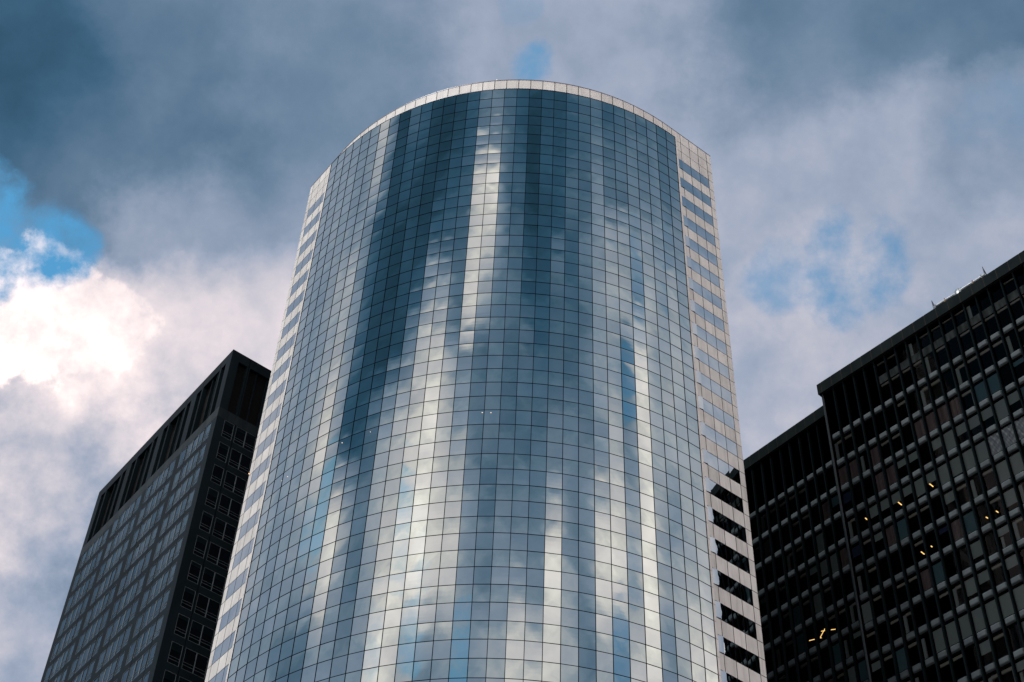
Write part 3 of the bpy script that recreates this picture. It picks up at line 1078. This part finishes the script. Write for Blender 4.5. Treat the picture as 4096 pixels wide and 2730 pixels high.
vb = M('MULTIPLY', vb, M('ADD', 1.0, M('MULTIPLY', lump, 1.0)))
vv = lerp(vb, vf, front)
fb = noise(D, 5.0, 9.0, 0.55)
fb2 = noise(D, 26.0, 5.0, 0.6)
vv = M('MULTIPLY', vv, smooth(fb, 0.30, 0.70, 0.86, 1.15))
vv = M('MULTIPLY', vv, smooth(fb2, 0.3, 0.7, 0.93, 1.08))

cr_n = nt.nodes.new('ShaderNodeValToRGB')
cr = cr_n.color_ramp
stops = [(0.0, (0, 0, 0)), (0.05, (.38, 1.10, 1.85)), (0.12, (.43, 1.07, 1.82)), (0.25, (.70, 1.02, 1.47)), (0.40, (.86, 1.005, 1.31)), (0.60, (1.02, .985, 1.10)), (0.9, (1.12, .968, .97)), (1.3, (1.15, .965, .91)), (VS, (1.10, .975, .94))]
while len(cr.elements) < len(stops):
    cr.elements.new(0.5)
for e, (v, c) in zip(cr.elements, stops):
    e.position = v / VS
    e.color = tuple(v * x / VS for x in c) + (1,)
L(M('DIVIDE', vv, VS), cr_n.inputs[0])
cloud = nt.nodes.new('ShaderNodeBackground')
L(cr_n.outputs[0], cloud.inputs['Color'])
cloud.inputs['Strength'].default_value = VS

# --- clear blue gaps between the clouds
sky = nt.nodes.new('ShaderNodeTexSky')
sky.sky_type = 'NISHITA'
sky.sun_disc = False
sky.sun_elevation = R(SUN_EL)
sky.sun_rotation = R(SUN_AZ)
clear = nt.nodes.new('ShaderNodeBackground')
sky.ozone_density = 4.0
L(VM('MULTIPLY', sky.outputs[0], (0.52, 1.22, 1.20)), clear.inputs['Color'])
clear.inputs['Strength'].default_value = 0.15
hole = 0.0
for az, el, r0, r1, s in ((-28.0, 47.9, 0.5, 2.8, 1.0), (-25.3, 48.4, 0.1, 2.0, .95), (-28.6, 46.9, 0.1, 1.6, 0.9), (18.0, 50.2, 0.0, 2.0, 0.75), (19.8, 50.0, 0.0, 1.8, 0.8), (15.0, 50.3, 0, 1.5, 0.6), (0.9, 58.4, 0, 0.9, 0.65), (-0.2, 60.6, 0, 0.9, 0.15),
                          (28.5, 53.6, 0, 2.0, 0.25), (132, 47.2, 0.2, 1.7, 0.95), (126, 50.2, 0.2, 2.5, 0.5), (110, 50.3, .2, 2.4, 0.6), (139, 37.2, 0.3, 2.6, 0.95), (133, 40.5, 0.2, 1.8, 0.6), (196, 36.2, 0.3, 3.0, 0.9), (222, 41.0, 0.5, 3.5, 0.75), (212, 38.0, 0.5, 4.0, 0.75), (228, 38.2, .3, 2.5, 0.4), (259, 42.0, 0.3, 2.5, 0.6), (265, 40.6, 0, 2, .4)):
    bb = blob(DB, az, el, r0, r1 * 1.25)
    h = M('MULTIPLY', M('MULTIPLY', smooth(M('ADD', bb, M('MULTIPLY', lump, -2.6)), 0.30, 0.95 if az < 0 else 1.15), smooth(bb, 0.02, 0.35)), s)
    if 90 < az < 300:
        h = M('MULTIPLY', h, 0.55)
    hole = M('MAXIMUM', hole, h)
rag = smooth(noise(D, 30.0, 6.0, 0.62), 0.30, 0.60, 0.55, 1.08)
hole = M('MULTIPLY', hole, rag, clamp=True)
mix = nt.nodes.new('ShaderNodeMixShader')
L(hole, mix.inputs[0])
L(cloud.outputs[0], mix.inputs[1])
L(clear.outputs[0], mix.inputs[2])
out = nt.nodes.new('ShaderNodeOutputWorld')
L(mix.outputs[0], out.inputs['Surface'])

sl = bpy.data.lights.new('sun', 'SUN')
sl.energy = 2.7
sl.angle = R(10)
sl.color = (1.0, 0.98, 0.94)
so = bpy.data.objects.new('sun', sl)
COL.objects.link(so)
so.rotation_euler = (-dirv(SUN_AZ, SUN_EL)).to_track_quat('-Z', 'Y').to_euler()

# ------------------------------------------------------------------ view
sc.view_settings.view_transform = 'Standard'
sc.view_settings.look = 'None'
sc.view_settings.exposure = 0.0
sc.view_settings.gamma = 1.0
sc.cycles.max_bounces = 8
sc.cycles.transparent_max_bounces = 8
sc.cycles.use_denoising = True
for o in bpy.data.objects:
    if 'base' in o:
        del o['base']
